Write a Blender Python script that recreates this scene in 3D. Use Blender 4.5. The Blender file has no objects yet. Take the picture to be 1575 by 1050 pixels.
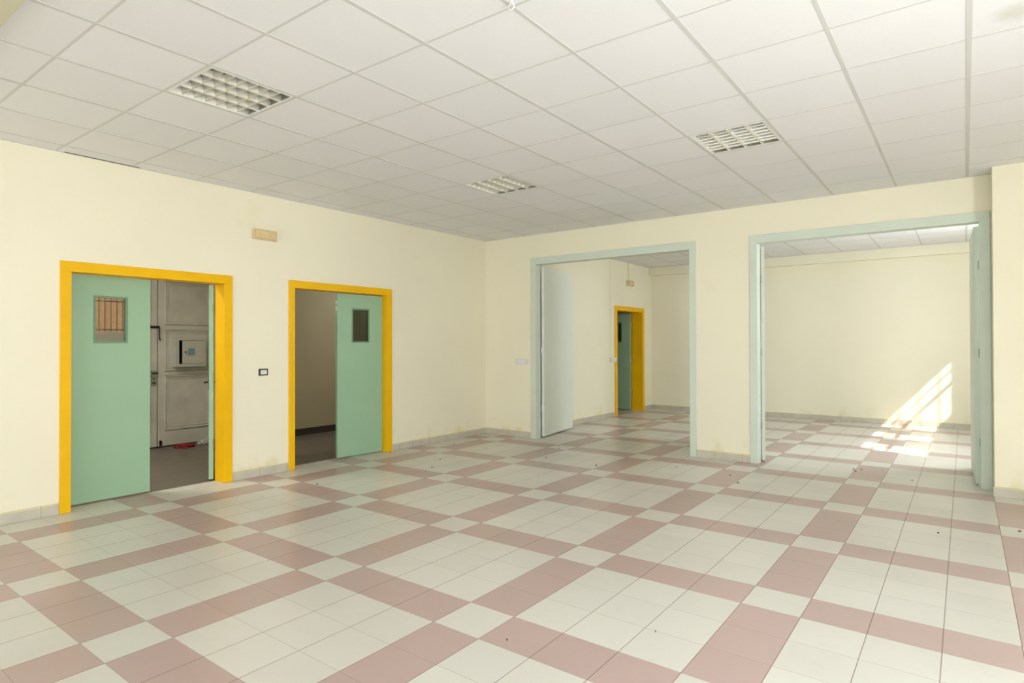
import bpy, bmesh, math, random
from mathutils import Vector, Matrix
R = math.radians
C = bpy.context.scene.collection
sc = bpy.context.scene

# ------------------------------------------------------------------ camera, light, exposure
H = 3.127                                   # ceiling height
cam_d = bpy.data.cameras.new('camera')
cam = bpy.data.objects.new('camera', cam_d); C.objects.link(cam)
cam_d.sensor_width = 36.0
cam_d.lens = 21.3957
cam_d.shift_x = 0.01454
cam_d.shift_y = -0.00286
cam_d.clip_start = 0.05
YAW, PITCH, ROLL = 0.6551, 0.0080, -0.0024
fwd = Vector((-math.sin(YAW)*math.cos(PITCH), math.cos(YAW)*math.cos(PITCH), math.sin(PITCH)))
rt0 = Vector((math.cos(YAW), math.sin(YAW), 0)); up0 = rt0.cross(fwd)
rt = rt0*math.cos(ROLL) + up0*math.sin(ROLL); upv = -rt0*math.sin(ROLL) + up0*math.cos(ROLL)
M = Matrix((rt, upv, -fwd)).transposed().to_4x4()
M.translation = Vector((6.1927, -7.7590, 1.4589))
cam.matrix_world = M
sc.camera = cam

vs = sc.view_settings
vs.view_transform = 'Standard'; vs.look = 'None'; vs.gamma = 1.0; vs.use_curve_mapping = False
vs.exposure = 0.0

w = bpy.data.worlds.new('sky'); sc.world = w; w.use_nodes = True
nt = w.node_tree
bg = nt.nodes['Background']
sky = nt.nodes.new('ShaderNodeTexSky'); sky.sky_type = 'HOSEK_WILKIE'
sky.sun_direction = (0.54, -0.216, 0.63); sky.turbidity = 3.5; sky.ground_albedo = 0.4
mixw = nt.nodes.new('ShaderNodeMix'); mixw.data_type = 'RGBA'
mixw.inputs[0].default_value = 0.6
nt.links.new(sky.outputs[0], mixw.inputs[6]); mixw.inputs[7].default_value = (0.9, 0.95, 1.0, 1)
nt.links.new(mixw.outputs[2], bg.inputs[0]); bg.inputs[1].default_value = 3.0

sun_d = bpy.data.lights.new('sun', 'SUN'); sun = bpy.data.objects.new('sun', sun_d); C.objects.link(sun)
sun.rotation_euler = Vector((-1.0, 0.40, -1.16)).to_track_quat('-Z', 'Y').to_euler()
sun_d.energy = 12.0; sun_d.angle = R(0.6); sun_d.color = (1.0, 0.96, 0.90)

def area(name, loc, direction, sx, sy, power, col=(1, 1, 1)):
    d = bpy.data.lights.new(name, 'AREA'); o = bpy.data.objects.new(name, d); C.objects.link(o)
    d.shape = 'RECTANGLE'; d.size = sx; d.size_y = sy; d.energy = power; d.color = col
    o.location = loc; o.rotation_euler = Vector(direction).to_track_quat('-Z', 'Z').to_euler()
    return o
FRONT_Y = -14.0; XR = 9.06; XR2 = 7.25; YF = 5.10
# area lights added just inside the windows to supplement the daylight
area('front_window_fill', (3.0, FRONT_Y+0.03, 1.75), (0, 1, 0.2), 4.6, 2.1, 140, (0.865, 0.925, 1.0))
area('front_window_fill', (7.4, FRONT_Y+0.03, 1.75), (0, 1, 0.2), 2.4, 2.1, 85, (0.865, 0.925, 1.0))
area('side_window_fill', (XR2-0.10, 2.1, 2.18), (-1, 0, 0.1), 2.2, 0.95, 100, (0.865, 0.925, 1.0))
area('side_window_fill', (XR-0.10, -6.0, 2.16), (-1, 0, 0.12), 5.4, 0.85, 385, (0.865, 0.925, 1.0))

area('corridor_fill_light', (-1.2, -5.9, 3.04), (0, 0, -1), 0.3, 1.2, 55, (1.0, 0.97, 0.9))  # fill lights added to lift the dim corridor, no fixture there
area('corridor_fill_light', (-1.2, -0.6, 3.04), (0, 0, -1), 0.3, 1.2, 18, (1.0, 0.97, 0.9))
# ------------------------------------------------------------------ helpers
def lin(c):
    return tuple(((x/255)/12.92 if x/255 <= 0.04045 else ((x/255+0.055)/1.055)**2.4) for x in c)

def mat(name, rgb, rough=0.6, var=0.0, vscale=3.0, bump=0.0, bscale=60.0, metal=0.0, spec=0.5, coat=0.0):
    m = bpy.data.materials.new(name); m.use_nodes = True
    n = m.node_tree; b = n.nodes['Principled BSDF']; c = lin(rgb)
    b.inputs['Base Color'].default_value = (*c, 1); b.inputs['Roughness'].default_value = rough
    b.inputs['Metallic'].default_value = metal; b.inputs['Specular IOR Level'].default_value = spec
    if coat: b.inputs['Coat Weight'].default_value = coat
    tc = n.nodes.new('ShaderNodeTexCoord')
    if var:
        no = n.nodes.new('ShaderNodeTexNoise'); no.inputs['Scale'].default_value = vscale
        no.inputs['Detail'].default_value = 5
        n.links.new(tc.outputs['Object'], no.inputs['Vector'])
        cr = n.nodes.new('ShaderNodeValToRGB')
        cr.color_ramp.elements[0].position = 0.3; cr.color_ramp.elements[1].position = 0.7
        cr.color_ramp.elements[0].color = (*[x*(1-var) for x in c], 1)
        cr.color_ramp.elements[1].color = (*[min(1, x*(1+var)) for x in c], 1)
        n.links.new(no.outputs['Fac'], cr.inputs[0]); n.links.new(cr.outputs[0], b.inputs['Base Color'])
    if bump:
        nb = n.nodes.new('ShaderNodeTexNoise'); nb.inputs['Scale'].default_value = bscale
        nb.inputs['Detail'].default_value = 3
        n.links.new(tc.outputs['Object'], nb.inputs['Vector'])
        bp = n.nodes.new('ShaderNodeBump'); bp.inputs['Strength'].default_value = bump
        bp.inputs['Distance'].default_value = 0.004
        n.links.new(nb.outputs['Fac'], bp.inputs['Height']); n.links.new(bp.outputs[0], b.inputs['Normal'])
    return m

class G:
    """tiny node graph helper"""
    def __init__(s, m): s.n = m.node_tree
    def math(s, op, a, b=None, c=None):
        nd = s.n.nodes.new('ShaderNodeMath'); nd.operation = op
        for i, v in enumerate((a, b, c)):
            if v is None: continue
            if isinstance(v, (int, float)): nd.inputs[i].default_value = v
            else: s.n.links.new(v, nd.inputs[i])
        return nd.outputs[0]
    def mix(s, f, a, b):
        nd = s.n.nodes.new('ShaderNodeMix'); nd.data_type = 'RGBA'
        for i, v in ((0, f), (6, a), (7, b)):
            if isinstance(v, (int, float)): nd.inputs[i].default_value = v
            elif isinstance(v, tuple): nd.inputs[i].default_value = (*v, 1) if len(v) == 3 else v
            else: s.n.links.new(v, nd.inputs[i])
        return nd.outputs[2]
    def xyz(s):
        tc = s.n.nodes.new('ShaderNodeTexCoord'); sp = s.n.nodes.new('ShaderNodeSeparateXYZ')
        s.n.links.new(tc.outputs['Object'], sp.inputs[0]); s.obj = tc.outputs['Object']
        return sp.outputs
    def noise(s, scale, detail=4, vec=None):
        nd = s.n.nodes.new('ShaderNodeTexNoise'); nd.inputs['Scale'].default_value = scale
        nd.inputs['Detail'].default_value = detail
        s.n.links.new(vec or s.obj, nd.inputs['Vector']); return nd.outputs['Fac']
    def ramp(s, v, lo, hi):
        nd = s.n.nodes.new('ShaderNodeMapRange'); s.n.links.new(v, nd.inputs[0])
        nd.inputs[1].default_value = lo; nd.inputs[2].default_value = hi; return nd.outputs[0]

# floor tiles: 3x3 pale blocks between rose bands, pale tile at every crossing
FT = 0.30355
def tile_floor(name, pale, rose, grout, dull=0.0):
    m = bpy.data.materials.new(name); m.use_nodes = True; g = G(m); b = m.node_tree.nodes['Principled BSDF']
    x, y, z = g.xyz()
    u = g.math('DIVIDE', g.math('SUBTRACT', x, 3.973), FT); v = g.math('DIVIDE', g.math('SUBTRACT', y, -5.423), FT)
    iu = g.math('FLOOR', u); iv = g.math('FLOOR', v)
    ru = g.math('COMPARE', g.math('FLOORED_MODULO', iu, 4.0), 0.0, 0.1)
    rv = g.math('COMPARE', g.math('FLOORED_MODULO', iv, 4.0), 0.0, 0.1)
    isrose = g.math('ABSOLUTE', g.math('SUBTRACT', ru, rv))
    fu = g.math('SUBTRACT', u, iu); fv = g.math('SUBTRACT', v, iv)
    du = g.math('MULTIPLY', g.math('MINIMUM', fu, g.math('SUBTRACT', 1.0, fu)), FT)
    dv = g.math('MULTIPLY', g.math('MINIMUM', fv, g.math('SUBTRACT', 1.0, fv)), FT)
    gu = g.math('LESS_THAN', du, 0.0021); gv = g.math('LESS_THAN', dv, 0.0014)
    gr = g.math('MAXIMUM', gu, g.math('MULTIPLY', gv, 0.6))
    cmb = m.node_tree.nodes.new('ShaderNodeCombineXYZ')
    m.node_tree.links.new(iu, cmb.inputs[0]); m.node_tree.links.new(iv, cmb.inputs[1])
    wn = m.node_tree.nodes.new('ShaderNodeTexWhiteNoise'); m.node_tree.links.new(cmb.outputs[0], wn.inputs['Vector'])
    tone = g.math('ADD', 0.965, g.math('MULTIPLY', wn.outputs['Value'], 0.05))
    dirt = g.ramp(g.noise(0.9, 6), 0.45, 0.75); fine = g.ramp(g.noise(14, 5), 0.55, 0.8)
    col = g.mix(isrose, lin(pale), lin(rose))
    col = g.mix(g.math('MULTIPLY', dirt, 0.14), col, lin((150, 138, 112)))
    col = g.mix(g.math('MULTIPLY', fine, 0.05), col, lin((120, 105, 85)))
    hs = m.node_tree.nodes.new('ShaderNodeVectorMath'); hs.operation = 'SCALE'
    m.node_tree.links.new(col, hs.inputs[0]); m.node_tree.links.new(tone, hs.inputs['Scale'])
    col = g.mix(g.math('MULTIPLY', gr, 0.75), hs.outputs[0], lin(grout))
    m.node_tree.links.new(col, b.inputs['Base Color'])
    rg = g.math('ADD', 0.30 + dull, g.math('MULTIPLY', dirt, 0.12)); rg = g.math('MAXIMUM', rg, g.math('MULTIPLY', gr, 0.8))
    m.node_tree.links.new(rg, b.inputs['Roughness'])
    b.inputs['Specular IOR Level'].default_value = 0.45
    bp = m.node_tree.nodes.new('ShaderNodeBump'); bp.inputs['Strength'].default_value = 0.5; bp.inputs['Distance'].default_value = 0.002
    m.node_tree.links.new(g.math('SUBTRACT', g.math('MULTIPLY', g.noise(6, 2), 0.25), gr), bp.inputs['Height'])
    m.node_tree.links.new(bp.outputs[0], b.inputs['Normal'])
    return m

def wall_paint(name, rgb, stain=(205, 190, 70)):
    m = bpy.data.materials.new(name); m.use_nodes = True; g = G(m); b = m.node_tree.nodes['Principled BSDF']
    x, y, z = g.xyz(); c = lin(rgb)
    n1 = g.ramp(g.noise(0.7, 4), 0.35, 0.65)
    col = g.mix(n1, c, tuple(k*0.965 for k in c))
    # yellowed, flaking strip just above the skirting and a few blotches
    low = g.ramp(z, 0.30, 0.09); blot = g.ramp(g.noise(5, 6), 0.52, 0.70)
    col = g.mix(g.math('MULTIPLY', g.math('MULTIPLY', low, blot), 0.38), col, lin(stain))
    n2 = g.ramp(g.noise(1.6, 6), 0.66, 0.76)
    col = g.mix(g.math('MULTIPLY', n2, 0.18), col, lin((228, 208, 140)))
    m.node_tree.links.new(col, b.inputs['Base Color']); b.inputs['Roughness'].default_value = 0.75
    b.inputs['Specular IOR Level'].default_value = 0.3
    bp = m.node_tree.nodes.new('ShaderNodeBump'); bp.inputs['Strength'].default_value = 0.25; bp.inputs['Distance'].default_value = 0.004
    m.node_tree.links.new(g.math('ADD', g.noise(25, 3), g.math('MULTIPLY', g.noise(2.2, 2), 3.0)), bp.inputs['Height'])
    m.node_tree.links.new(bp.outputs[0], b.inputs['Normal'])
    return m

def skirting_mat(name, rgb, axis, joint=(120, 110, 90)):
    m = bpy.data.materials.new(name); m.use_nodes = True; g = G(m); b = m.node_tree.nodes['Principled BSDF']
    o = g.xyz(); t = o[axis]
    u = g.math('DIVIDE', t, 0.335); f = g.math('SUBTRACT', u, g.math('FLOOR', u))
    j = g.math('LESS_THAN', f, 0.012)
    col = g.mix(g.ramp(g.noise(7, 5), 0.4, 0.7), lin(rgb), lin(tuple(k*0.94 for k in rgb)))
    # smear of wall paint along the top edge
    col = g.mix(g.math('MULTIPLY', g.math('GREATER_THAN', g.math('ADD', o[2], g.math('MULTIPLY', g.noise(9, 4), 0.03)), 0.100), 0.7), col, lin((226, 214, 160)))
    col = g.mix(g.math('MULTIPLY', j, 0.7), col, lin(joint))
    m.node_tree.links.new(col, b.inputs['Base Color']); b.inputs['Roughness'].default_value = 0.45
    return m

def ceiling_mat():
    m = bpy.data.materials.new('ceiling_tile'); m.use_nodes = True; g = G(m); b = m.node_tree.nodes['Principled BSDF']
    x, y, z = g.xyz()
    iu = g.math('FLOOR', g.math('DIVIDE', g.math('SUBTRACT', x, 4.423), 0.6)); iv = g.math('FLOOR', g.math('DIVIDE', g.math('SUBTRACT', y, -5.329), 0.6))
    cmb = m.node_tree.nodes.new('ShaderNodeCombineXYZ')
    m.node_tree.links.new(iu, cmb.inputs[0]); m.node_tree.links.new(iv, cmb.inputs[1])
    wn = m.node_tree.nodes.new('ShaderNodeTexWhiteNoise'); m.node_tree.links.new(cmb.outputs[0], wn.inputs['Vector'])
    c = lin((242, 242, 241))
    col = g.mix(wn.outputs['Value'], c, tuple(k*0.965 for k in c))
    speck = g.ramp(g.noise(160, 2), 0.60, 0.72)
    col = g.mix(g.math('MULTIPLY', speck, 0.10), col, lin((150, 145, 135)))
    # old damp mark on one tile
    dx = g.math('SUBTRACT', x, 6.42); dy = g.math('SUBTRACT', y, -3.72)
    r = g.math('SQRT', g.math('ADD', g.math('MULTIPLY', dx, dx), g.math('MULTIPLY', dy, dy)))
    r = g.math('ADD', r, g.math('MULTIPLY', g.noise(12, 4), 0.12))
    col = g.mix(g.math('MULTIPLY', g.ramp(r, 0.19, 0.10), 0.35), col, lin((180, 178, 140)))
    m.node_tree.links.new(col, b.inputs['Base Color']); b.inputs['Roughness'].default_value = 0.85
    b.inputs['Specular IOR Level'].default_value = 0.2
    bp = m.node_tree.nodes.new('ShaderNodeBump'); bp.inputs['Strength'].default_value = 0.35; bp.inputs['Distance'].default_value = 0.002
    m.node_tree.links.new(g.noise(180, 3), bp.inputs['Height']); m.node_tree.links.new(bp.outputs[0], b.inputs['Normal'])
    return m

def glass_mat(name, tint=(1, 1, 1), refl=0.06):
    m = bpy.data.materials.new(name); m.use_nodes = True; n = m.node_tree
    for nd in list(n.nodes):
        if nd.type != 'OUTPUT_MATERIAL': n.nodes.remove(nd)
    out = [x for x in n.nodes if x.type == 'OUTPUT_MATERIAL'][0]
    tr = n.nodes.new('ShaderNodeBsdfTransparent'); tr.inputs[0].default_value = (*tint, 1)
    gl = n.nodes.new('ShaderNodeBsdfGlossy'); gl.inputs['Roughness'].default_value = 0.01
    lw = n.nodes.new('ShaderNodeLayerWeight'); lw.inputs[0].default_value = 0.5
    pw = n.nodes.new('ShaderNodeMath'); pw.operation = 'POWER'; pw.inputs[1].default_value = 4.0
    n.links.new(lw.outputs['Facing'], pw.inputs[0])
    fr = n.nodes.new('ShaderNodeMath'); fr.operation = 'MULTIPLY_ADD'; fr.inputs[1].default_value = 0.85; fr.inputs[2].default_value = refl
    n.links.new(pw.outputs[0], fr.inputs[0])
    mx = n.nodes.new('ShaderNodeMixShader')
    n.links.new(fr.outputs[0], mx.inputs[0]); n.links.new(tr.outputs[0], mx.inputs[1]); n.links.new(gl.outputs[0], mx.inputs[2])
    n.links.new(mx.outputs[0], out.inputs[0])
    return m

MT = dict(
    wall=wall_paint('cream_wall_paint', (247, 241, 215)),
    floor=tile_floor('banded_floor_tiles', (219, 216, 205), (192, 168, 160), (118, 96, 78)),
    corrfloor=tile_floor('corridor_floor_tile', (112, 103, 94), (112, 103, 94), (80, 72, 64), 0.1),  # plain tile darkened in colour to carry the corridor shade
    ceil=ceiling_mat(),
    tee=mat('ceiling_tee', (214, 214, 208), 0.6),
    tee_w=mat('edge_trim_white', (214, 208, 180), 0.6),
    skx=skirting_mat('skirting_tile_x', (206, 199, 180), 0),
    sky=skirting_mat('skirting_tile_y', (206, 199, 180), 1),
    skd=mat('dark_skirting', (70, 62, 60), 0.5),
    yellow=mat('yellow_gloss_paint', (246, 190, 0), 0.42, 0.04, 4, 0.1, 20, spec=0.25),
    green=mat('sage_green_laminate', (157, 192, 158), 0.42, 0.03, 2.0, 0.06, 40),
    dgreen=mat('bead_green', (118, 150, 118), 0.5),
    mint=mat('pale_mint_paint', (214, 224, 208), 0.45, 0.03, 3, 0.08, 30),
    mintleaf=mat('pale_mint_leaf', (228, 233, 220), 0.5, 0.02, 2),  # lightened in colour to make up for weak grazing light
    greydoor=mat('old_grey_door_paint', (216, 213, 206), 0.6, 0.12, 3.5, 0.3, 18),
    greydark=mat('old_door_groove', (70, 64, 56), 0.8),
    iron=mat('black_iron', (38, 34, 32), 0.45, metal=0.6),
    steel=mat('brushed_steel', (175, 175, 170), 0.3, metal=1.0),
    alu=mat('louvre_aluminium', (238, 238, 230), 0.36, metal=0.6),
    crossalu=mat('cross_louvre_aluminium', (214, 213, 205), 0.4, metal=0.7),
    white=mat('white_enamel', (236, 236, 230), 0.4),
    dull=mat('lamp_interior', (160, 155, 138), 0.4),
    tube=mat('unlit_tube', (238, 240, 236), 0.25),
    plastic=mat('white_plastic', (228, 226, 216), 0.4),
    oldplastic=mat('aged_cream_plastic', (222, 202, 160), 0.45, 0.06, 20),
    olddiff=mat('aged_diffuser', (226, 200, 150), 0.3, 0.08, 25),
    blackpl=mat('black_plastic', (40, 44, 42), 0.35),
    box=mat('grey_metal_box', (208, 206, 198), 0.45, 0.03, 10),
    dark=mat('dark_inside', (14, 14, 14), 0.9),
    sticker=mat('blue_grey_label', (120, 165, 185), 0.5),
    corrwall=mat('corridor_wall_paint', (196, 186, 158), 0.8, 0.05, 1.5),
    red=mat('red_cloth', (150, 40, 55), 0.85, 0.2, 20),
    paper=mat('crumpled_white_paper', (205, 200, 198), 0.8, 0.08, 25),
    leaf=mat('dry_leaf', (78, 60, 40), 0.8, 0.2, 30),
    facade=mat('ochre_facade_plaster', (222, 176, 120), 0.85, 0.08, 0.6),
    pavement=mat('pavement_concrete', (170, 166, 158), 0.9, 0.1, 1.0),
    winframe=mat('white_window_frame', (215, 212, 202), 0.4),
    rust=mat('brown_bar_paint', (96, 62, 42), 0.6, 0.2, 20),
    glass=glass_mat('clear_glass'), smoky=glass_mat('dusty_glass', (0.32, 0.32, 0.32)),
    mirrorglass=glass_mat('reflective_glass', (0.35, 0.36, 0.34), 0.40), darkglass=glass_mat('dim_glass', (0.40, 0.42, 0.36), 0.03),
    cable=mat('cable_duct', (232, 224, 196), 0.6),
)

class MB:
    def __init__(s): s.bm = bmesh.new()
    def box(s, a, b, rot=None, about=None):
        (x0, y0, z0), (x1, y1, z1) = a, b
        vs_ = [Vector((x, y, z)) for x in (x0, x1) for y in (y0, y1) for z in (z0, z1)]
        if rot:
            ab = Vector(about or (0, 0, 0)); vs_ = [ab + rot @ (p-ab) for p in vs_]
        v = [s.bm.verts.new(p) for p in vs_]
        for f in ((0, 1, 3, 2), (4, 6, 7, 5), (0, 4, 5, 1), (2, 3, 7, 6), (0, 2, 6, 4), (1, 5, 7, 3)):
            s.bm.faces.new([v[i] for i in f])
        return s
    def tube(s, p, q, r, n=14):
        p, q = Vector(p), Vector(q); d = (q-p); L = d.length
        m = Matrix.Translation((p+q)/2) @ d.to_track_quat('Z', 'Y').to_matrix().to_4x4()
        bmesh.ops.create_cone(s.bm, cap_ends=True, segments=n, radius1=r, radius2=r, depth=L, matrix=m); return s
    def poly(s, pts):
        s.bm.faces.new([s.bm.verts.new(p) for p in pts]); return s
    def prism(s, pts, off):
        off = Vector(off); a = [s.bm.verts.new(p) for p in pts]; b = [s.bm.verts.new(Vector(p)+off) for p in pts]
        s.bm.faces.new(a[::-1]); s.bm.faces.new(b); n = len(pts)
        for i in range(n): s.bm.faces.new((a[i], a[(i+1) % n], b[(i+1) % n], b[i]))
        return s
    def build(s, name, m, parent=None, bevel=0.0, smooth=False):
        bmesh.ops.recalc_face_normals(s.bm, faces=s.bm.faces)
        me = bpy.data.meshes.new(name); s.bm.to_mesh(me); s.bm.free(); me.materials.append(m)
        o = bpy.data.objects.new(name, me); C.objects.link(o)
        if parent: o.parent = parent
        if bevel:
            md = o.modifiers.new('bevel', 'BEVEL'); md.width = bevel; md.segments = 2; md.limit_method = 'ANGLE'
        if smooth:
            for p in me.polygons: p.use_smooth = True
        return o

def tag(o, label, cat, kind=None, group=None):
    o['label'] = label; o['category'] = cat
    if kind: o['kind'] = kind
    if group: o['group'] = group
    return o
def empty(name, loc, label, cat, kind=None, group=None, rz=0.0):
    o = bpy.data.objects.new(name, None); C.objects.link(o); o.location = loc; o.rotation_euler = (0, 0, rz)
    o.empty_display_size = 0.1
    return tag(o, label, cat, kind, group)

def slab(axis, t0, t1, u0, u1, z0, z1, holes, name, m, extra=None):
    """wall slab: axis = thickness axis (0: X, 1: Y), u = other horizontal axis; axis 2: horizontal slab with u=x, z=y"""
    us = sorted({u0, u1, *[k for h in holes for k in h[:2]]}); zs = sorted({z0, z1, *[k for h in holes for k in h[2:]]})
    us = [u for u in us if u0 <= u <= u1]; zs = [z for z in zs if z0 <= z <= z1]
    def solid(i, j):
        if i < 0 or j < 0 or i >= len(us)-1 or j >= len(zs)-1: return False
        cu, cz = (us[i]+us[i+1])/2, (zs[j]+zs[j+1])/2
        return not any(h[0] < cu < h[1] and h[2] < cz < h[3] for h in holes)
    def P(t, u, z): return (t, u, z) if axis == 0 else ((u, t, z) if axis == 1 else (u, z, t))
    bm = bmesh.new(); vd = {}
    def V(t, u, z):
        k = (t, u, z)
        if k not in vd: vd[k] = bm.verts.new(P(*k))
        return vd[k]
    for i in range(len(us)-1):
        for j in range(len(zs)-1):
            if not solid(i, j): continue
            a, b, c, d = us[i], us[i+1], zs[j], zs[j+1]
            for t in (t0, t1): bm.faces.new((V(t, a, c), V(t, b, c), V(t, b, d), V(t, a, d)))
            if not solid(i-1, j): bm.faces.new((V(t0, a, c), V(t1, a, c), V(t1, a, d), V(t0, a, d)))
            if not solid(i+1, j): bm.faces.new((V(t0, b, c), V(t1, b, c), V(t1, b, d), V(t0, b, d)))
            if not solid(i, j-1): bm.faces.new((V(t0, a, c), V(t1, a, c), V(t1, b, c), V(t0, b, c)))
            if not solid(i, j+1): bm.faces.new((V(t0, a, d), V(t1, a, d), V(t1, b, d), V(t0, b, d)))
    x = MB(); x.bm.free(); x.bm = bm
    return x.build(name, m)

# ------------------------------------------------------------------ shell
WT = 0.16
D1 = (-5.812, -4.430, 2.095); D2 = (-3.577, -2.165, 2.110); D3 = (3.400, 4.600, 2.120)
O4 = (0.985, 3.375, 2.665); O5 = (4.205, 6.312, 2.662)
tag(slab(0, -WT, 0.0, FRONT_Y, 0.0, 0, H+0.25, [(D1[0]-.03, D1[1]+.03, 0, D1[2]+.03), (D2[0]-.03, D2[1]+.03, 0, D2[2]+.03)], 'wall_left', MT['wall']),
    'long cream wall on the left holding the two yellow framed doorways', 'wall', 'structure')
tag(slab(1, 0.0, 0.11, -WT, XR+.2, 0, H+0.25, [(O4[0]-.02, O4[1]+.02, 0, O4[2]+.02), (O5[0]-.02, O5[1]+.02, 0, O5[2]+.02)], 'wall_back', MT['wall']),
    'cream wall facing the camera, pierced by two wide mint framed openings', 'wall', 'structure')
tag(slab(0, 0.65-.23, 0.65, 0.11, YF, 0, H+0.25, [(D3[0]-.03, D3[1]+.03, 0, D3[2]+.03)], 'wall_inner_left', MT['wall']),
    'cream side wall of the far room with a yellow framed doorway', 'wall', 'structure')
far = MB().box((0.42, YF, 0), (XR2+.1, YF+.2, H+.25)).box((0.65, YF-.12, 2.95), (XR2, YF, H+.01)).build('wall_far', MT['wall'])
tag(far, 'cream end wall of the far room with a shallow beam along its top', 'wall', 'structure')
W2 = (1.13, 4.604, 1.68, 2.69)
tag(slab(0, XR2, XR2+0.1, 0.11, YF, 0, H+.25, [W2], 'wall_inner_right', MT['wall']), 'cream window wall on the right of the far room', 'wall', 'structure')
W1 = (-9.4, -0.9, 1.73, 2.62)
tag(slab(0, XR, XR+0.2, FRONT_Y, 0.0, 0, H+.25, [W1], 'wall_right', MT['wall']), 'cream wall to the right of the camera with a strip of high barred windows', 'wall', 'structure')
W3 = (0.7, 5.3, 0.7, 2.8); W4 = (6.2, 8.6, 0.7, 2.8)
tag(slab(1, FRONT_Y-.2, FRONT_Y, -WT, XR+.2, 0, H+.25, [W3, W4], 'wall_front', MT['wall']), 'cream wall behind the camera with two wide windows', 'wall', 'structure')
tag(MB().box((6.41, -0.31, 0), (8.0, 0.0, H)).build('wall_pier', MT['wall']), 'cream pier projecting beside the right hand mint opening', 'wall', 'structure')

tag(MB().box((-WT-.02, FRONT_Y-.2, -0.12), (XR+.2, YF+.2, 0)).build('floor', MT['floor']),
    'floor of pale square tiles crossed by bands of dusty rose tiles', 'floor', 'structure')

# lamp cells in the ceiling grid (i, j)
LAMPS = [(-4, -1), (-4, 4), (0, 4)]
OX, OY, TS = 4.423, -5.329, 0.6
holes = [(OX+TS*i+.012, OX+TS*(i+1)-.012, OY+TS*j+.012, OY+TS*(j+1)-.012) for i, j in LAMPS]
tag(slab(2, H, H+0.02, 0.0, XR, FRONT_Y, 0.0, holes, 'ceiling', MT['ceil']), 'suspended ceiling of white square mineral fibre tiles in the main room', 'ceiling', 'structure')
tag(MB().box((0.65, 0.11, H), (XR2, YF, H+.02)).build('ceiling_inner', MT['ceil']), 'suspended ceiling of white square tiles in the far room', 'ceiling', 'structure')
tag(MB().box((-3.1, FRONT_Y-.2, H+.25), (XR+.2, .11, H+.4)).box((-3.1, .11, H+.25), (XR2+.1, YF+.2, H+.4)).build('roof_slab', MT['corrwall']), 'roof slab above the suspended ceilings', 'roof', 'structure')
def tees(name, x0, x1, y0, y1, label):
    t = MB()
    for i in range(-30, 30):
        x = OX + TS*i
        if x0+.02 < x < x1-.02:
            wdt = 0.013 if i % 2 else 0.011
            t.box((x-wdt, y0, H-.0018), (x+wdt, y1, H+.001))
    for j in range(-30, 30):
        y = OY + TS*j
        if y0+.02 < y < y1-.02: t.box((x0, y-.008, H-.0012), (x1, y+.008, H+.001))
    # wall angle
    t.box((x0, y0, H-.004), (x0+.02, y1, H+.001)).box((x1-.02, y0, H-.004), (x1, y1, H+.001))
    t.box((x0, y0, H-.004), (x1, y0+.02, H+.001)).box((x0, y1-.02, H-.004), (x1, y1, H+.001))
    tag(t.build(name, MT['tee']), label, 'ceiling grid', 'structure')
tees('trim_1', 0.0, XR, FRONT_Y, 0.0, 'thin off white metal grid carrying the main room ceiling tiles')
tees('trim_2', 0.65, XR2, 0.11, YF-.12, 'thin off white metal grid carrying the far room ceiling tiles')
tag(MB().box((0, -6.93, 3.10), (XR, -6.835, H)).build('trim_3', MT['tee_w']), 'shallow boxed beam under the ceiling at the camera end', 'beam', 'structure')

gap = MB().box((1.404, -6.66, H-.0006), (1.411, -6.50, H+.001)).box((.0205, -5.87, H-.0048), (.0245, -5.26, H+.001))
tag(gap.build('trim_4', MT['dark']), 'thin dark gaps at the edges of two slipped ceiling tiles on the left', 'ceiling gap', 'structure')
# skirtings
BH = 0.095; BT = 0.012
def skx(name, x0, x1, y, s, label):
    tag(MB().box((x0, min(y, y+s*BT), 0), (x1, max(y, y+s*BT), BH)).build(name, MT['skx'], bevel=.002), label, 'skirting', 'structure')
def sky_(name, y0, y1, x, s, label):
    tag(MB().box((min(x, x+s*BT), y0, 0), (max(x, x+s*BT), y1, BH)).build(name, MT['sky'], bevel=.002), label, 'skirting', 'structure')
sky_('baseboard_left_1', FRONT_Y, D1[0]-.09, 0, 1, 'tiled skirting along the left wall before the first yellow doorway')
sky_('baseboard_left_2', D1[1]+.09, D2[0]-.078, 0, 1, 'tiled skirting between the two yellow doorways')
sky_('baseboard_left_3', D2[1]+.1, 0, 0, 1, 'tiled skirting from the second yellow doorway to the corner')
skx('baseboard_back_1', 0, O4[0]-.085, 0, -1, 'tiled skirting from the corner to the first mint opening')
skx('baseboard_back_2', O4[1]+.085, O5[0]-.085, 0, -1, 'tiled skirting under the wall between the two mint openings')
skx('baseboard_pier', 6.41-BT, 8.0, -0.31, -1, 'tiled skirting across the front of the pier')
sky_('baseboard_pier_side', -0.31, 0, 6.41, -1, 'tiled skirting on the side of the pier')
sky_('baseboard_inner_left_1', 0.11, D3[0]-.1, 0.65, 1, 'tiled skirting of the far room side wall before its doorway')
sky_('baseboard_inner_left_2', D3[1]+.1, YF, 0.65, 1, 'short tiled skirting of the far room side wall after its doorway')
skx('baseboard_far', 0.65, XR2, YF, -1, 'tiled skirting along the end wall of the far room')
sky_('baseboard_inner_right', 0.11, YF, XR2, -1, 'tiled skirting under the far room windows')

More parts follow.
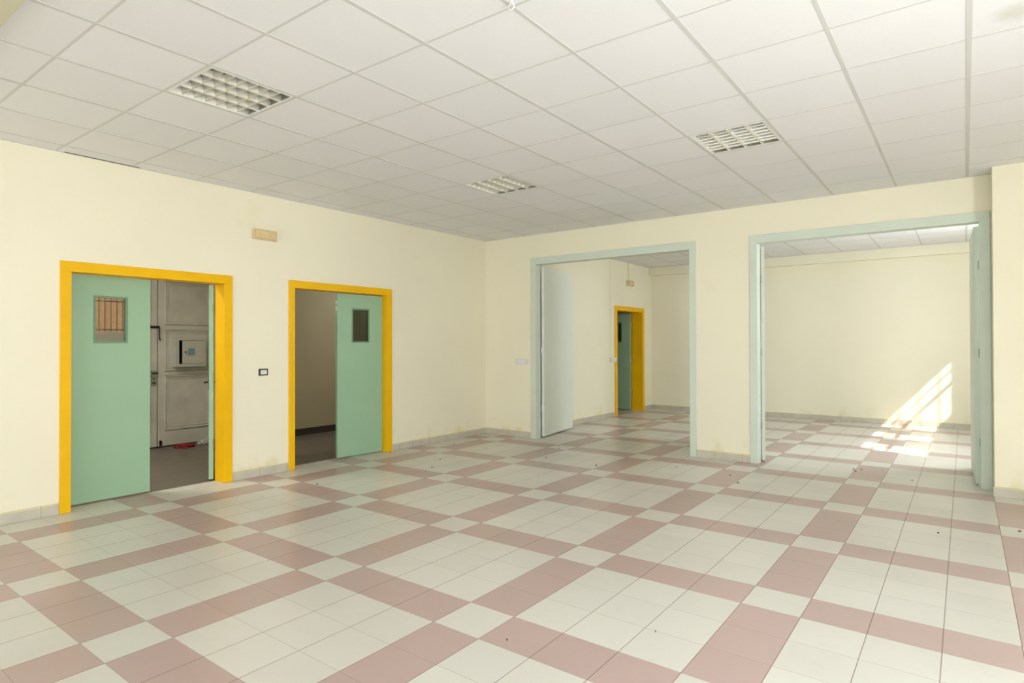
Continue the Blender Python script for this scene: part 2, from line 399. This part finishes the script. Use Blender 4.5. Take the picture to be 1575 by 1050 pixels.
# ------------------------------------------------------------------ corridor behind the left wall
XC = -2.22; XN = -2.87
cf = MB().box((XN-.2, -7.2, -0.12), (-WT-.02, YF+.2, 0)).build('floor_corridor', MT['corrfloor'])
tag(cf, 'dim grey tiled floor of the entrance corridor', 'floor', 'structure')
tag(MB().box((-WT, 0.11, -0.12), (0.42, YF+.2, -0.001)).build('floor_passage', MT['corrfloor']), 'dim grey floor of the passage behind the far doorway', 'floor', 'structure')
tag(MB().box((XN-.2, -7.2, H-.05), (-WT, YF+.2, H+.1)).box((-WT, .11, H-.05), (.42, YF+.2, H+.1)).build('ceiling_corridor', MT['corrwall']), 'plain ceiling of the entrance corridor', 'ceiling', 'structure')
# back wall with a deep porch holding the entrance door
cw = MB().box((XC-.2, -2.90, 0), (XC, YF+.2, H)).box((XN-.2, -7.2, 0), (XC, -4.75, H)).box((XN-.2, -4.75, 2.75), (XC, -2.9, H))
cw.box((XN-.2, -2.9, 0), (XC-.2, -2.7, H))
tag(cw.build('wall_corridor', MT['corrwall']), 'beige corridor wall seen through the yellow doorways', 'wall', 'structure')
tag(MB().box((XN-.2, -4.75, 0), (XN-.03, -2.9, H)).build('porch_light_block', MT['corrwall']), 'unseen slab added behind the grey entrance door to block light', 'wall', 'structure')  # unseen slab added to stop sky light leaking past the door
tag(MB().box((XN-.2, -7.4, 0), (-WT, -7.2, H)).box((XN-.2, YF, 0), (.42, YF+.2, H)).build('wall_corridor_end', MT['corrwall']), 'end walls of the entrance corridor', 'wall', 'structure')
tag(MB().box((XC, -2.90, 0), (XC+.012, YF, .107)).build('baseboard_corridor', MT['skd']), 'dark skirting at the foot of the corridor wall', 'skirting', 'structure')

# ------------------------------------------------------------------ doors
def rot2(dx, dy):
    a = math.atan2(dy, dx); return a

def leaf(parent, hinge, direction, width, height, thick, m, window=None, handle=True, side=1, z0=0.012, hinges=(0.35, 1.05, 1.8), beadside=1, pane='glass', name='door_leaf', latch=False):
    """leaf lies along +x from the hinge in its own frame, thickness towards +y*side"""
    o = bpy.data.objects.new(name, None)
    y0, y1 = (0, thick) if side > 0 else (-thick, 0)
    z1 = z0 + height
    mb = MB()
    if window:
        wx0, wx1, wz0, wz1 = window
        o2 = slab(1, y0, y1, 0.0, width, z0, z1, [(wx0, wx1, wz0, wz1)], name, m)
    else:
        o2 = mb.box((0, y0, z0), (width, y1, z1)).build(name, m, bevel=.002)
    o2.parent = parent; o2.location = (hinge[0], hinge[1], 0); o2.rotation_euler = (0, 0, math.atan2(direction[1], direction[0]))
    bpy.data.objects.remove(o)
    if window:
        g = MB().box((wx0-.004, (y0+y1)/2-.003, wz0-.004), (wx1+.004, (y0+y1)/2+.003, wz1+.004)).build('glass_pane', MT[pane], o2)
        bd = MB(); t = .012
        for ya, yb in ((y0-.004, (y0+y1)/2-.004), ((y0+y1)/2+.004, y1+.004)):
            bd.box((wx0-.006, ya, wz0-.006), (wx0+t, yb, wz1+.006)).box((wx1-t, ya, wz0-.006), (wx1+.006, yb, wz1+.006))
            bd.box((wx0+t, ya, wz0-.006), (wx1-t, yb, wz0+t)).box((wx0+t, ya, wz1-t), (wx1-t, yb, wz1+.006))
        bd.build('glazing_bead', MT['dgreen'], o2)
    if handle:
        hx = width-.06
        h = MB()
        for s, yy in ((-1, y0), (1, y1)):
            h.box((hx-.017, min(yy, yy+s*.006), .93), (hx+.017, max(yy, yy+s*.006), 1.09))
            h.tube((hx, yy, 1.02), (hx, yy+s*.045, 1.02), .009); h.tube((hx, yy+s*.042, 1.02), (hx-.11, yy+s*.042, 1.02), .009)
        h.build('handle', MT['iron'], o2, smooth=False)
    for hz in hinges:
        MB().tube((-.004, y0 if side > 0 else y1, hz), (-.004, y0 if side > 0 else y1, hz+.09), .007, 10).build('hinge', MT['steel'], o2)
    if latch:
        MB().box((width-.004, y0+.008, z1-.22), (width+.003, y1-.008, z1-.16)).box((width-.004, y0+.008, z1-.13), (width+.003, y1-.008, z1-.09)).build('latch', MT['plastic'], o2)
    return o2

def frame_x(parent, X, y0, y1, zt, cwl, cwr, ct, depth, m, s=1, stop=True):
    """frame of an opening in a wall whose face is the plane x=X; room on the +x side"""
    f = MB(); p = .018
    f.box((X, y0-cwl, 0), (X+p, y0, zt)).box((X, y1, 0), (X+p, y1+cwr, zt)).box((X, y0-cwl, zt), (X+p, y1+cwr, zt+ct))
    f.box((X-depth-p, y0-cwl, 0), (X-depth, y0, zt)).box((X-depth-p, y1, 0), (X-depth, y1+cwr, zt)).box((X-depth-p, y0-cwl, zt), (X-depth, y1+cwr, zt+ct))
    f.box((X-depth, y0-.03, 0), (X, y0, zt)).box((X-depth, y1, 0), (X, y1+.03, zt)).box((X-depth, y0-.03, zt), (X, y1+.03, zt+.03))
    f.build('door_frame', m, parent, bevel=.003)

# first yellow doorway
d = empty('door_1', (0, 0, 0), 'yellow framed double doorway on the left, one green leaf shut and one open onto a grey door', 'door', 'structure')
frame_x(d, 0, D1[0], D1[1], D1[2], .084, .092, .090, WT, MT['yellow'])
leaf(d, (-.212, D1[0]+.004), (0, 1), .720, 2.075, .042, MT['green'], (.234, .512, 1.475, 1.905), False, -1, z0=.018, pane='mirrorglass')
leaf(d, (-.185, D1[1]-.012), (-.890, .456), .655, 2.075, .045, MT['green'], (.2, .46, 1.475, 1.905), True, 1, z0=.018)
# second
d = empty('door_2', (0, 0, 0), 'yellow framed doorway nearer the corner with its right green leaf almost shut', 'door', 'structure')
frame_x(d, 0, D2[0], D2[1], D2[2], .078, .100, .088, WT, MT['yellow'])
leaf(d, (-.10, D2[1]-.004), (-.085, -.996), .70, 2.085, .04, MT['green'], (.215, .48, 1.478, 1.912), False, 1, latch=True, pane='darkglass')
leaf(d, (-.19, D2[0]+.004), (-.95, -.31), .70, 2.085, .04, MT['green'], (.215, .48, 1.478, 1.912), True, -1)
# third, in the far room
d = empty('door_3', (0, 0, 0), 'small yellow framed doorway in the far room with dark green leaf pushed open', 'door', 'structure')
frame_x(d, 0.65, D3[0], D3[1], D3[2], .10, .095, .090, .23, MT['yellow'])
leaf(d, (.60, D3[0]+.002), (0, 1), .11, 2.09, .04, MT['green'], None, False, 1)
leaf(d, (.41, D3[1]-.03), (-1, .0), .62, 2.09, .04, MT['green'], (.20, .30, 1.48, 1.91), False, 1, pane='darkglass')

def frame_y(parent, Y, x0, x1, zt, cl, cr, ct, depth, m):
    f = MB(); p = .016
    for a, b in ((Y-p, Y), (Y+depth, Y+depth+p)):
        f.prism([(x0-cl, a, 0), (x0, a, 0), (x0, a, zt), (x0-cl, a, zt+ct)], (0, b-a, 0))
        f.prism([(x1, a, 0), (x1+cr, a, 0), (x1+cr, a, zt+ct), (x1, a, zt)], (0, b-a, 0))
        f.prism([(x0, a, zt), (x1, a, zt), (x1+cr, a, zt+ct), (x0-cl, a, zt+ct)], (0, b-a, 0))
    f.box((x0-.02, Y, 0), (x0, Y+depth, zt)).box((x1, Y, 0), (x1+.02, Y+depth, zt)).box((x0-.02, Y, zt), (x1+.02, Y+depth, zt+.02))
    f.build('door_frame', m, parent, bevel=.0025)
d = empty('door_4', (0, 0, 0), 'wide mint framed opening near the corner with a pale leaf folded back on its left', 'door', 'structure')
frame_y(d, 0, *O4, .085, .083, .105, .11, MT['mint'])
leaf(d, (O4[0]+.004, .145), (-.152, .988), 1.18, 2.63, .042, MT['mintleaf'], None, False, -1, z0=.02, hinges=(.4, 1.3, 2.2))
leaf(d, (O4[1]-.012, .145), (.2, .98), 1.18, 2.63, .042, MT['mintleaf'], None, False, 1, z0=.02, hinges=(.4, 1.3, 2.2))
d = empty('door_5', (0, 0, 0), 'wide mint framed opening beside the pier, both pale leaves folded back', 'door', 'structure')
frame_y(d, 0, *O5, .085, .088, .100, .11, MT['mint'])
leaf(d, (O5[0]+.004, .145), (-.25, .968), 1.04, 2.62, .042, MT['mint'], None, False, -1, z0=.02, hinges=(.4, 1.3, 2.2))
leaf(d, (O5[1]+.001, .145), (-.028, 1.0), 1.04, 2.62, .042, MT['mint'], None, False, 1, z0=.02, hinges=(.4, 1.3, 2.2))

# grey entrance door in the porch
d = empty('door_6', (0, 0, 0), 'old scuffed grey panelled entrance door seen through the first yellow doorway', 'door', 'structure')
def panelled(y0, y1, name):
    X = XN+.05
    o = MB().box((XN, y0, .02), (X, y1, 2.74)).build(name, MT['greydoor'], d, bevel=.003)
    iy0, iy1 = y0+.09, y1-.09
    if iy1-iy0 > .3:
        for za, zb in ((.24, 1.01), (1.08, 1.66), (1.74, 2.35)):
            mo = MB()
            for k, (w_, h_) in enumerate(((.016, .014), (.010, .009))):
                a, b, c, e = iy0+.035*k, iy1-.035*k, za+.035*k, zb-.035*k
                mo.box((X, a, c), (X+h_, a+w_, e)).box((X, b-w_, c), (X+h_, b, e)).box((X, a+w_, c), (X+h_, b-w_, c+w_)).box((X, a+w_, e-w_), (X+h_, b-w_, e))
            mo.build('panel_moulding', MT['greydoor'], o, bevel=.002)
            mg = MB()
            mg.box((X, iy0-.004, za-.006), (X+.002, iy1+.004, za)).box((X, iy0-.004, zb), (X+.002, iy1+.004, zb+.005))
            mg.build('panel_groove', MT['greydark'], o)
    return o
rl = panelled(-3.868, -3.02, 'door_leaf')
ll = panelled(-4.70, -3.880, 'door_leaf')
MB().box((XN-.02, -4.75, 0), (XN+.045, -2.9, .022)).box((XN, -4.75, .022), (XN+.03, -4.70, 2.75)).box((XN, -3.02, 0), (XN+.03, -2.9, 2.75)).box((XN-.01, -3.88, 0), (XN+.02, -3.868, 2.74)).build('door_frame', MT['greydark'], d)
X = XN+.05
# bolt and lock on the left leaf
MB().box((X, -3.985, 1.685), (X+.02, -3.86, 1.715)).tube((X+.02, -3.862, 1.71), (X+.02, -3.862, 1.53), .007).tube((X+.02, -3.862, 1.53), (X+.03, -3.845, 1.52), .010).build('bolt', MT['iron'], ll)
MB().box((X, -3.965, .88), (X+.012, -3.895, 1.09)).build('lock_plate', MT['steel'], ll)
MB().tube((X+.01, -3.93, 1.05), (X+.04, -3.93, 1.05), .009).tube((X+.04, -3.965, 1.055), (X+.04, -3.88, 1.055), .008).tube((X+.01, -3.93, .98), (X+.018, -3.93, .98), .010).box((X+.01, -3.95, .91), (X+.02, -3.905, .925)).build('lock_handle', MT['iron'], ll)
MB().box((X, -3.85, .03), (X+.02, -3.825, .10)).build('foot_bolt', MT['iron'], rl)
# metal box fixed to the right leaf, its lid ajar
bx = empty('wall_box', (0, 0, 0), '', '')
for k in ('label', 'category'): del bx[k]
bx.parent = rl
MB().box((X, -3.68, 1.135), (X+.10, -3.24, 1.155)).box((X, -3.68, 1.535), (X+.10, -3.24, 1.555)).box((X, -3.68, 1.155), (X+.10, -3.66, 1.535)).box((X, -3.26, 1.155), (X+.10, -3.24, 1.535)).box((X, -3.66, 1.155), (X+.012, -3.26, 1.535)).build('box_body', MT['box'], rl, bevel=.002)
C.objects.unlink(bx); bpy.data.objects.remove(bx)
fr_ = MB(); a0, a1, c0, c1 = -3.68, -3.24, 1.135, 1.555
fr_.box((X+.10, a0, c0), (X+.108, -3.628, c1)).box((X+.10, -3.268, c0), (X+.108, a1, c1)).box((X+.10, -3.628, c0), (X+.108, -3.268, 1.175)).box((X+.10, -3.628, 1.515), (X+.108, -3.268, c1)).build('box_rim', MT['box'], rl)
MB().box((X+.012, -3.655, 1.16), (X+.014, -3.262, 1.53)).build('box_inside', MT['dark'], rl)
lid = MB().box((X+.104, -3.575, 1.18), (X+.112, -3.27, 1.51), Matrix.Rotation(R(-4), 3, 'Z'), (X+.10, -3.27, 0)).build('box_lid', MT['box'], rl)
MB().tube((X+.12, -3.548, 1.345), (X+.142, -3.548, 1.345), .010).build('box_knob', MT['iron'], rl)
MB().box((X+.128, -3.50, 1.315), (X+.129, -3.42, 1.40), Matrix.Rotation(R(-4), 3, 'Z'), (X+.128, -3.27, 0)).build('box_sticker', MT['sticker'], rl)

# ------------------------------------------------------------------ windows
def window(name, axis, T, u0, u1, z0, z1, verts, rail, label, grille=None, dusty=(), depth=.04):
    o = empty(name, (0, 0, 0), label, 'window', 'structure')
    def bx_(mb, t0, t1, a, b, c, e):
        mb.box((t0, a, c), (t1, b, e)) if axis == 0 else mb.box((a, t0, c), (b, t1, e))
    f = MB(); t1 = T+depth; fw = .055
    bx_(f, T, t1, u0, u1, z0, z0+.012); bx_(f, T, t1, u0, u1, z1-.012, z1)
    bx_(f, T, t1, u0, u0+.012, z0, z1); bx_(f, T, t1, u1-.012, u1, z0, z1)
    for v in verts: bx_(f, T, t1, v-fw/2, v+fw/2, z0, z1)
    if rail: bx_(f, T, t1, u0, u1, rail-.014, rail+.014)
    f.build('window_frame', MT['winframe'], o)
    e = [u0, *verts, u1]
    for k in range(len(e)-1):
        g = MB(); bx_(g, T+depth/2-.002, T+depth/2+.002, e[k]+.012, e[k+1]-.012, z0+.012, z1-.012)
        g.build('glass_pane', MT['smoky'] if k in dusty else MT['glass'], o)
    if grille:
        sp, start = grille; gr = MB(); tg = T+depth+.03; v = start
        while v > u0+.03:
            if axis == 0: gr.tube((tg, v, z0), (tg, v, z1), .0085, 6)
            else: gr.tube((v, tg, z0), (v, tg, z1), .0085, 6)
            v -= sp
        for zz in (z0+.07, z1-.16): bx_(gr, tg-.004, tg+.004, u0, u1, zz-.012, zz+.012)
        gr.build('window_grille', MT['rust'], o)
    return o
window('window_1', 0, XR2+.02, *W2, [1.80, 2.46, 3.10, 3.80], 2.25, 'high barred window strip of the far room that lets the sunbeam in', (.116, 4.50), (1, 3))
window('window_2', 0, XR+.06, *W1, [-8.4, -7.15, -5.9, -4.65, -3.4, -2.9, -1.2], None, 'high barred window strip to the right of the camera', (.125, -1.0))
window('window_3', 1, FRONT_Y-.12, *W3, [2.23, 3.77], 2.1, 'wide window behind the camera on the left')
window('window_4', 1, FRONT_Y-.12, *W4, [7.4], 2.1, 'wide window behind the camera on the right')

# outdoors beyond the side windows
tag(MB().box((XR+.3, -60, -.3), (60, 60, -.15)).build('ground', MT['pavement']), 'pale paved ground outside the side windows', 'ground', 'structure')
b_ = MB().box((17, -14, -.15), (23, 12, 6.5)).build('neighbouring_building', MT['facade'])
tag(b_, 'ochre plastered building facing the barred windows', 'building', 'structure')

# ------------------------------------------------------------------ recessed ceiling lights
def make_lamp(loc, label):
    t = empty('ceiling_light', loc, label, 'ceiling light', None, 'recessed louvred ceiling lights'); h = .288
    s = MB()
    s.box((-h, -h, .09), (h, h, .094)).box((-h, -h, 0), (-h+.004, h, .09)).box((h-.004, -h, 0), (h, h, .09))
    s.box((-h+.004, -h, 0), (h-.004, -h+.004, .09)).box((-h+.004, h-.004, 0), (h-.004, h, .09))
    s.build('housing', MT['dull'], t)
    f = MB(); q = .2875; e = .014
    f.box((-q, -q, -.003), (-q+e, q, .001)).box((q-e, -q, -.003), (q, q, .001)).box((-q+e, -q, -.003), (q-e, -q+e, .001)).box((-q+e, q-e, -.003), (q-e, q, .001))
    f.build('frame', MT['white'], t)
    pitch = (2*q-2*e)/4
    for k in range(5):
        x = -q+e + pitch*k; l = MB(); wt_ = .009
        xa, xb = max(x-wt_, -q+.002), min(x+wt_, q-.002)
        l.prism([(xa, -q+.004, .001), (xb, -q+.004, .001), (xb+.008 if k < 4 else xb, -q+.004, .045), (xa-.008 if k > 0 else xa, -q+.004, .045)], (0, 2*q-.008, 0))
        l.build('long_louvre', MT['alu'], t)
    for k in range(1, 7):
        y = -q+e + (2*q-2*e)/7*k; l = MB()
        for c in range(4):
            x0 = -q+e+pitch*c+.007; x1 = x0+pitch-.014
            if c == 0: x0 += .0
            l.prism([(x0, y-.004, .002), (x0, y+.006, .002), (x0, y+.014, .040), (x0, y-.012, .040)], (x1-x0, 0, 0))
        l.build('cross_louvre', MT['crossalu'], t)
    for k in range(4):
        x = -q+e + pitch*(k+.5); MB().tube((x, -.27, .066), (x, .27, .066), .013).build('fluorescent_tube', MT['tube'], t, smooth=True)
    return t
def copy_tree(o, parent=None):
    c = o.copy(); C.objects.link(c)
    if parent: c.parent = parent
    for ch in [k for k in bpy.data.objects if k.parent == o]: copy_tree(ch, c)
    return c
lamp_labels = ['largest looking square louvred ceiling light, above the first yellow doorway',
               'small looking square louvred ceiling light in the middle of the ceiling near the corner',
               'square louvred ceiling light on the right, in front of the mint openings']
L0 = None
for (i, j), lb in zip(LAMPS, lamp_labels):
    p = (OX+TS*(i+.5), OY+TS*(j+.5), H)
    if L0 is None: L0 = make_lamp(p, lb)
    else:
        c = copy_tree(L0); c.location = p; c['label'] = lb

# ------------------------------------------------------------------ small fittings
def emergency(loc, label, w_=.29, h_=.115):
    t = empty('emergency_light', loc, label, 'emergency light')       # local: wall in the yz plane, facing +x
    MB().box((0, -w_/2, -h_/2), (.03, w_/2, h_/2)).build('back_box', MT['oldplastic'], t, bevel=.004)
    MB().box((.03, -w_/2+.022, -h_/2+.012), (.06, w_/2-.03, h_/2-.012)).build('diffuser', MT['olddiff'], t, bevel=.008)
    MB().box((.03, w_/2-.026, -h_/2+.012), (.045, w_/2-.010, h_/2-.012)).build('end_cap', MT['oldplastic'], t)
    return t
emergency((0, -3.966, 2.672), 'yellowed emergency light high on the left wall between the yellow doorways')
emergency((.65, 3.99, 2.705), 'small emergency light above the yellow doorway in the far room', .30, .115)

t = empty('light_switch', (0, -3.974, 1.146), 'light switch with dark frame beside the second yellow doorway', 'light switch')
MB().box((0, -.056, -.038), (.008, .056, .038)).build('frame_plate', MT['blackpl'], t, bevel=.002)
MB().box((.008, -.036, -.024), (.013, .040, .024)).build('rocker', MT['plastic'], t, bevel=.002)
t = empty('light_switch', (.65, 3.20, 1.13), 'white switch box on the far room wall left of its yellow doorway', 'light switch')
MB().box((0, -.12, -.042), (.035, .12, .042)).build('switch_box', MT['plastic'], t, bevel=.003)
MB().box((.035, -.06, -.028), (.042, -.005, .028)).box((.035, .01, -.028), (.042, .06, .028)).build('rocker', MT['tube'], t, bevel=.002)
t = empty('cover_plate', (.716, 0, 1.176), 'blank white plate on the wall left of the first mint opening', 'cover plate')
MB().box((-.118, -.010, -.045), (.118, 0, .045)).build('plate', MT['plastic'], t, bevel=.003)
MB().box((-.07, -.0125, -.028), (.07, -.010, .028)).build('blanking_insert', MT['white'], t)
tag(MB().box((.65, 3.915, 2.765), (.664, 3.935, H)).build('cable_duct', MT['cable']), 'short white cable duct rising from the far room emergency light', 'cable duct')
tag(MB().box((.65, 3.112, 1.175), (.6535, 3.128, H)).build('cable_duct', MT['cable']), 'long thin cable duct running from ceiling to switch in the far room', 'cable duct')
tag(MB().box((0, -4.026, 1.186), (.002, -4.014, H-.005)).build('cable_duct', MT['wall']), 'faint painted cable duct above the dark framed light switch', 'cable duct')
t = empty('ceiling_hook', (4.45, -5.37, H), 'tiny white ring hook at a ceiling grid joint, top edge of the photo', 'hook')
tk = MB()
bmesh.ops.create_circle(tk.bm, cap_ends=False, segments=20, radius=.016)
tk.bm.clear()
for k in range(20):
    a, b = 2*math.pi*k/20, 2*math.pi*(k+1)/20
    tk.tube((.016*math.cos(a), 0, -.026+.016*math.sin(a)), (.016*math.cos(b), 0, -.026+.016*math.sin(b)), .0035, 8)
tk.build('ring', MT['white'], t, smooth=True)
MB().tube((0, 0, -.010), (0, 0, 0), .006, 10).build('stem', MT['white'], t)

# rag and paper on the corridor floor
random.seed(5)
def crumple(name, cx, cy, rx, ry, h, m, label, cat, seed):
    random.seed(seed); bm = bmesh.new()
    bmesh.ops.create_icosphere(bm, subdivisions=4, radius=1.0)
    from mathutils import noise
    for v in bm.verts:
        n = noise.noise(v.co*2.3+Vector((seed, 0, 0))); n2 = noise.noise(v.co*6+Vector((0, seed, 0)))
        k = 1+.45*n+.18*n2
        v.co = Vector((v.co.x*rx*k, v.co.y*ry*k, max(0.0, .35+v.co.z*.65+.5*n2)*h if v.co.z > -.4 else 0))
    x = MB(); x.bm.free(); x.bm = bm
    o = x.build(name, m, smooth=False); o.location = (cx, cy, 0)
    return tag(o, label, cat)
crumple('rag', -2.60, -3.60, .12, .13, .04, MT['red'], 'crumpled red rag on the corridor floor before the grey door', 'rag', 2)
crumple('crumpled_paper', -2.66, -3.27, .08, .10, .06, MT['paper'], 'crumpled white paper lying beside the red rag', 'paper', 7)

# dry leaf crumbs on the tiles
def make_crumb(i, s):
    random.seed(100+i); bm = bmesh.new(); n = 8; top = []; bot = []
    for k in range(n):
        a = 2*math.pi*k/n; r = s*.62*(.45+.55*random.random())*(1.0 if k % 2 else .75)
        z = .003+.006*random.random()
        top.append(bm.verts.new((r*1.3*math.cos(a), r*.8*math.sin(a), z+.002))); bot.append(bm.verts.new((r*1.3*math.cos(a), r*.8*math.sin(a), z*.3)))
    ct = bm.verts.new((0, 0, .010)); cb = bm.verts.new((0, 0, 0))
    for k in range(n):
        q = (k+1) % n
        bm.faces.new((top[k], top[q], ct)); bm.faces.new((bot[q], bot[k], cb)); bm.faces.new((top[q], top[k], bot[k], bot[q]))
    x = MB(); x.bm.free(); x.bm = bm
    return x.build('dry_leaf', MT['leaf'])
debris = [(1.204, -2.536, .026, 'largest dry leaf crumb on the tiles before the second yellow doorway'),
          (.949, -2.116, .020, 'dry leaf crumb just behind the largest one by the second yellow doorway'),
          (.298, -1.125, .022, 'dry leaf crumb on the tiles near the corner skirting'),
          (.858, -3.883, .018, 'dry leaf crumb on the pale tiles in front of the second yellow doorway'),
          (.083, -2.165, .016, 'brown crumb at the foot of the second doorway frame'),
          (2.70, -1.286, .022, 'dark crumb on the pale block before the first mint opening'),
          (1.951, -1.219, .016, 'small crumb left of centre before the first mint opening'),
          (1.623, -.374, .014, 'tiny crumb at the threshold of the first mint opening, left'),
          (1.728, -.561, .018, 'tiny brown crumb at the threshold of the first mint opening'),
          (4.136, -.879, .016, 'crumb on the rose tile before the second mint opening'),
          (4.308, -1.201, .022, 'curled brown crumb before the left foot of the second mint opening'),
          (4.229, -.188, .016, 'crumb at the left foot of the second mint opening'),
          (3.50, -.80, .012, 'tiny crumb before the wall between the mint openings'),
          (5.171, .286, .020, 'left crumb of the cluster just inside the second mint opening'),
          (5.243, .340, .016, 'back crumb of the cluster just inside the second mint opening'),
          (5.204, .178, .014, 'front crumb of the cluster just inside the second mint opening'),
          (5.743, .012, .014, 'crumb on the threshold line of the second mint opening'),
          (6.517, -1.587, .022, 'dark crumb on the tiles in front of the pier'),
          (6.022, -2.011, .018, 'crumb on the pale block left of the pier'),
          (4.401, -5.353, .006, 'crumb on the rose tile in the foreground'),
          (4.945, -4.83, .006, 'speck on the pale tile in the right foreground')]
for i, (x, y, s, lb) in enumerate(debris):
    o = make_crumb(i, s); o.location = (x, y, 0); o.rotation_euler = (0, 0, i*1.3)
    tag(o, lb, 'leaf crumb', None, 'dry leaf crumbs on the tiles')
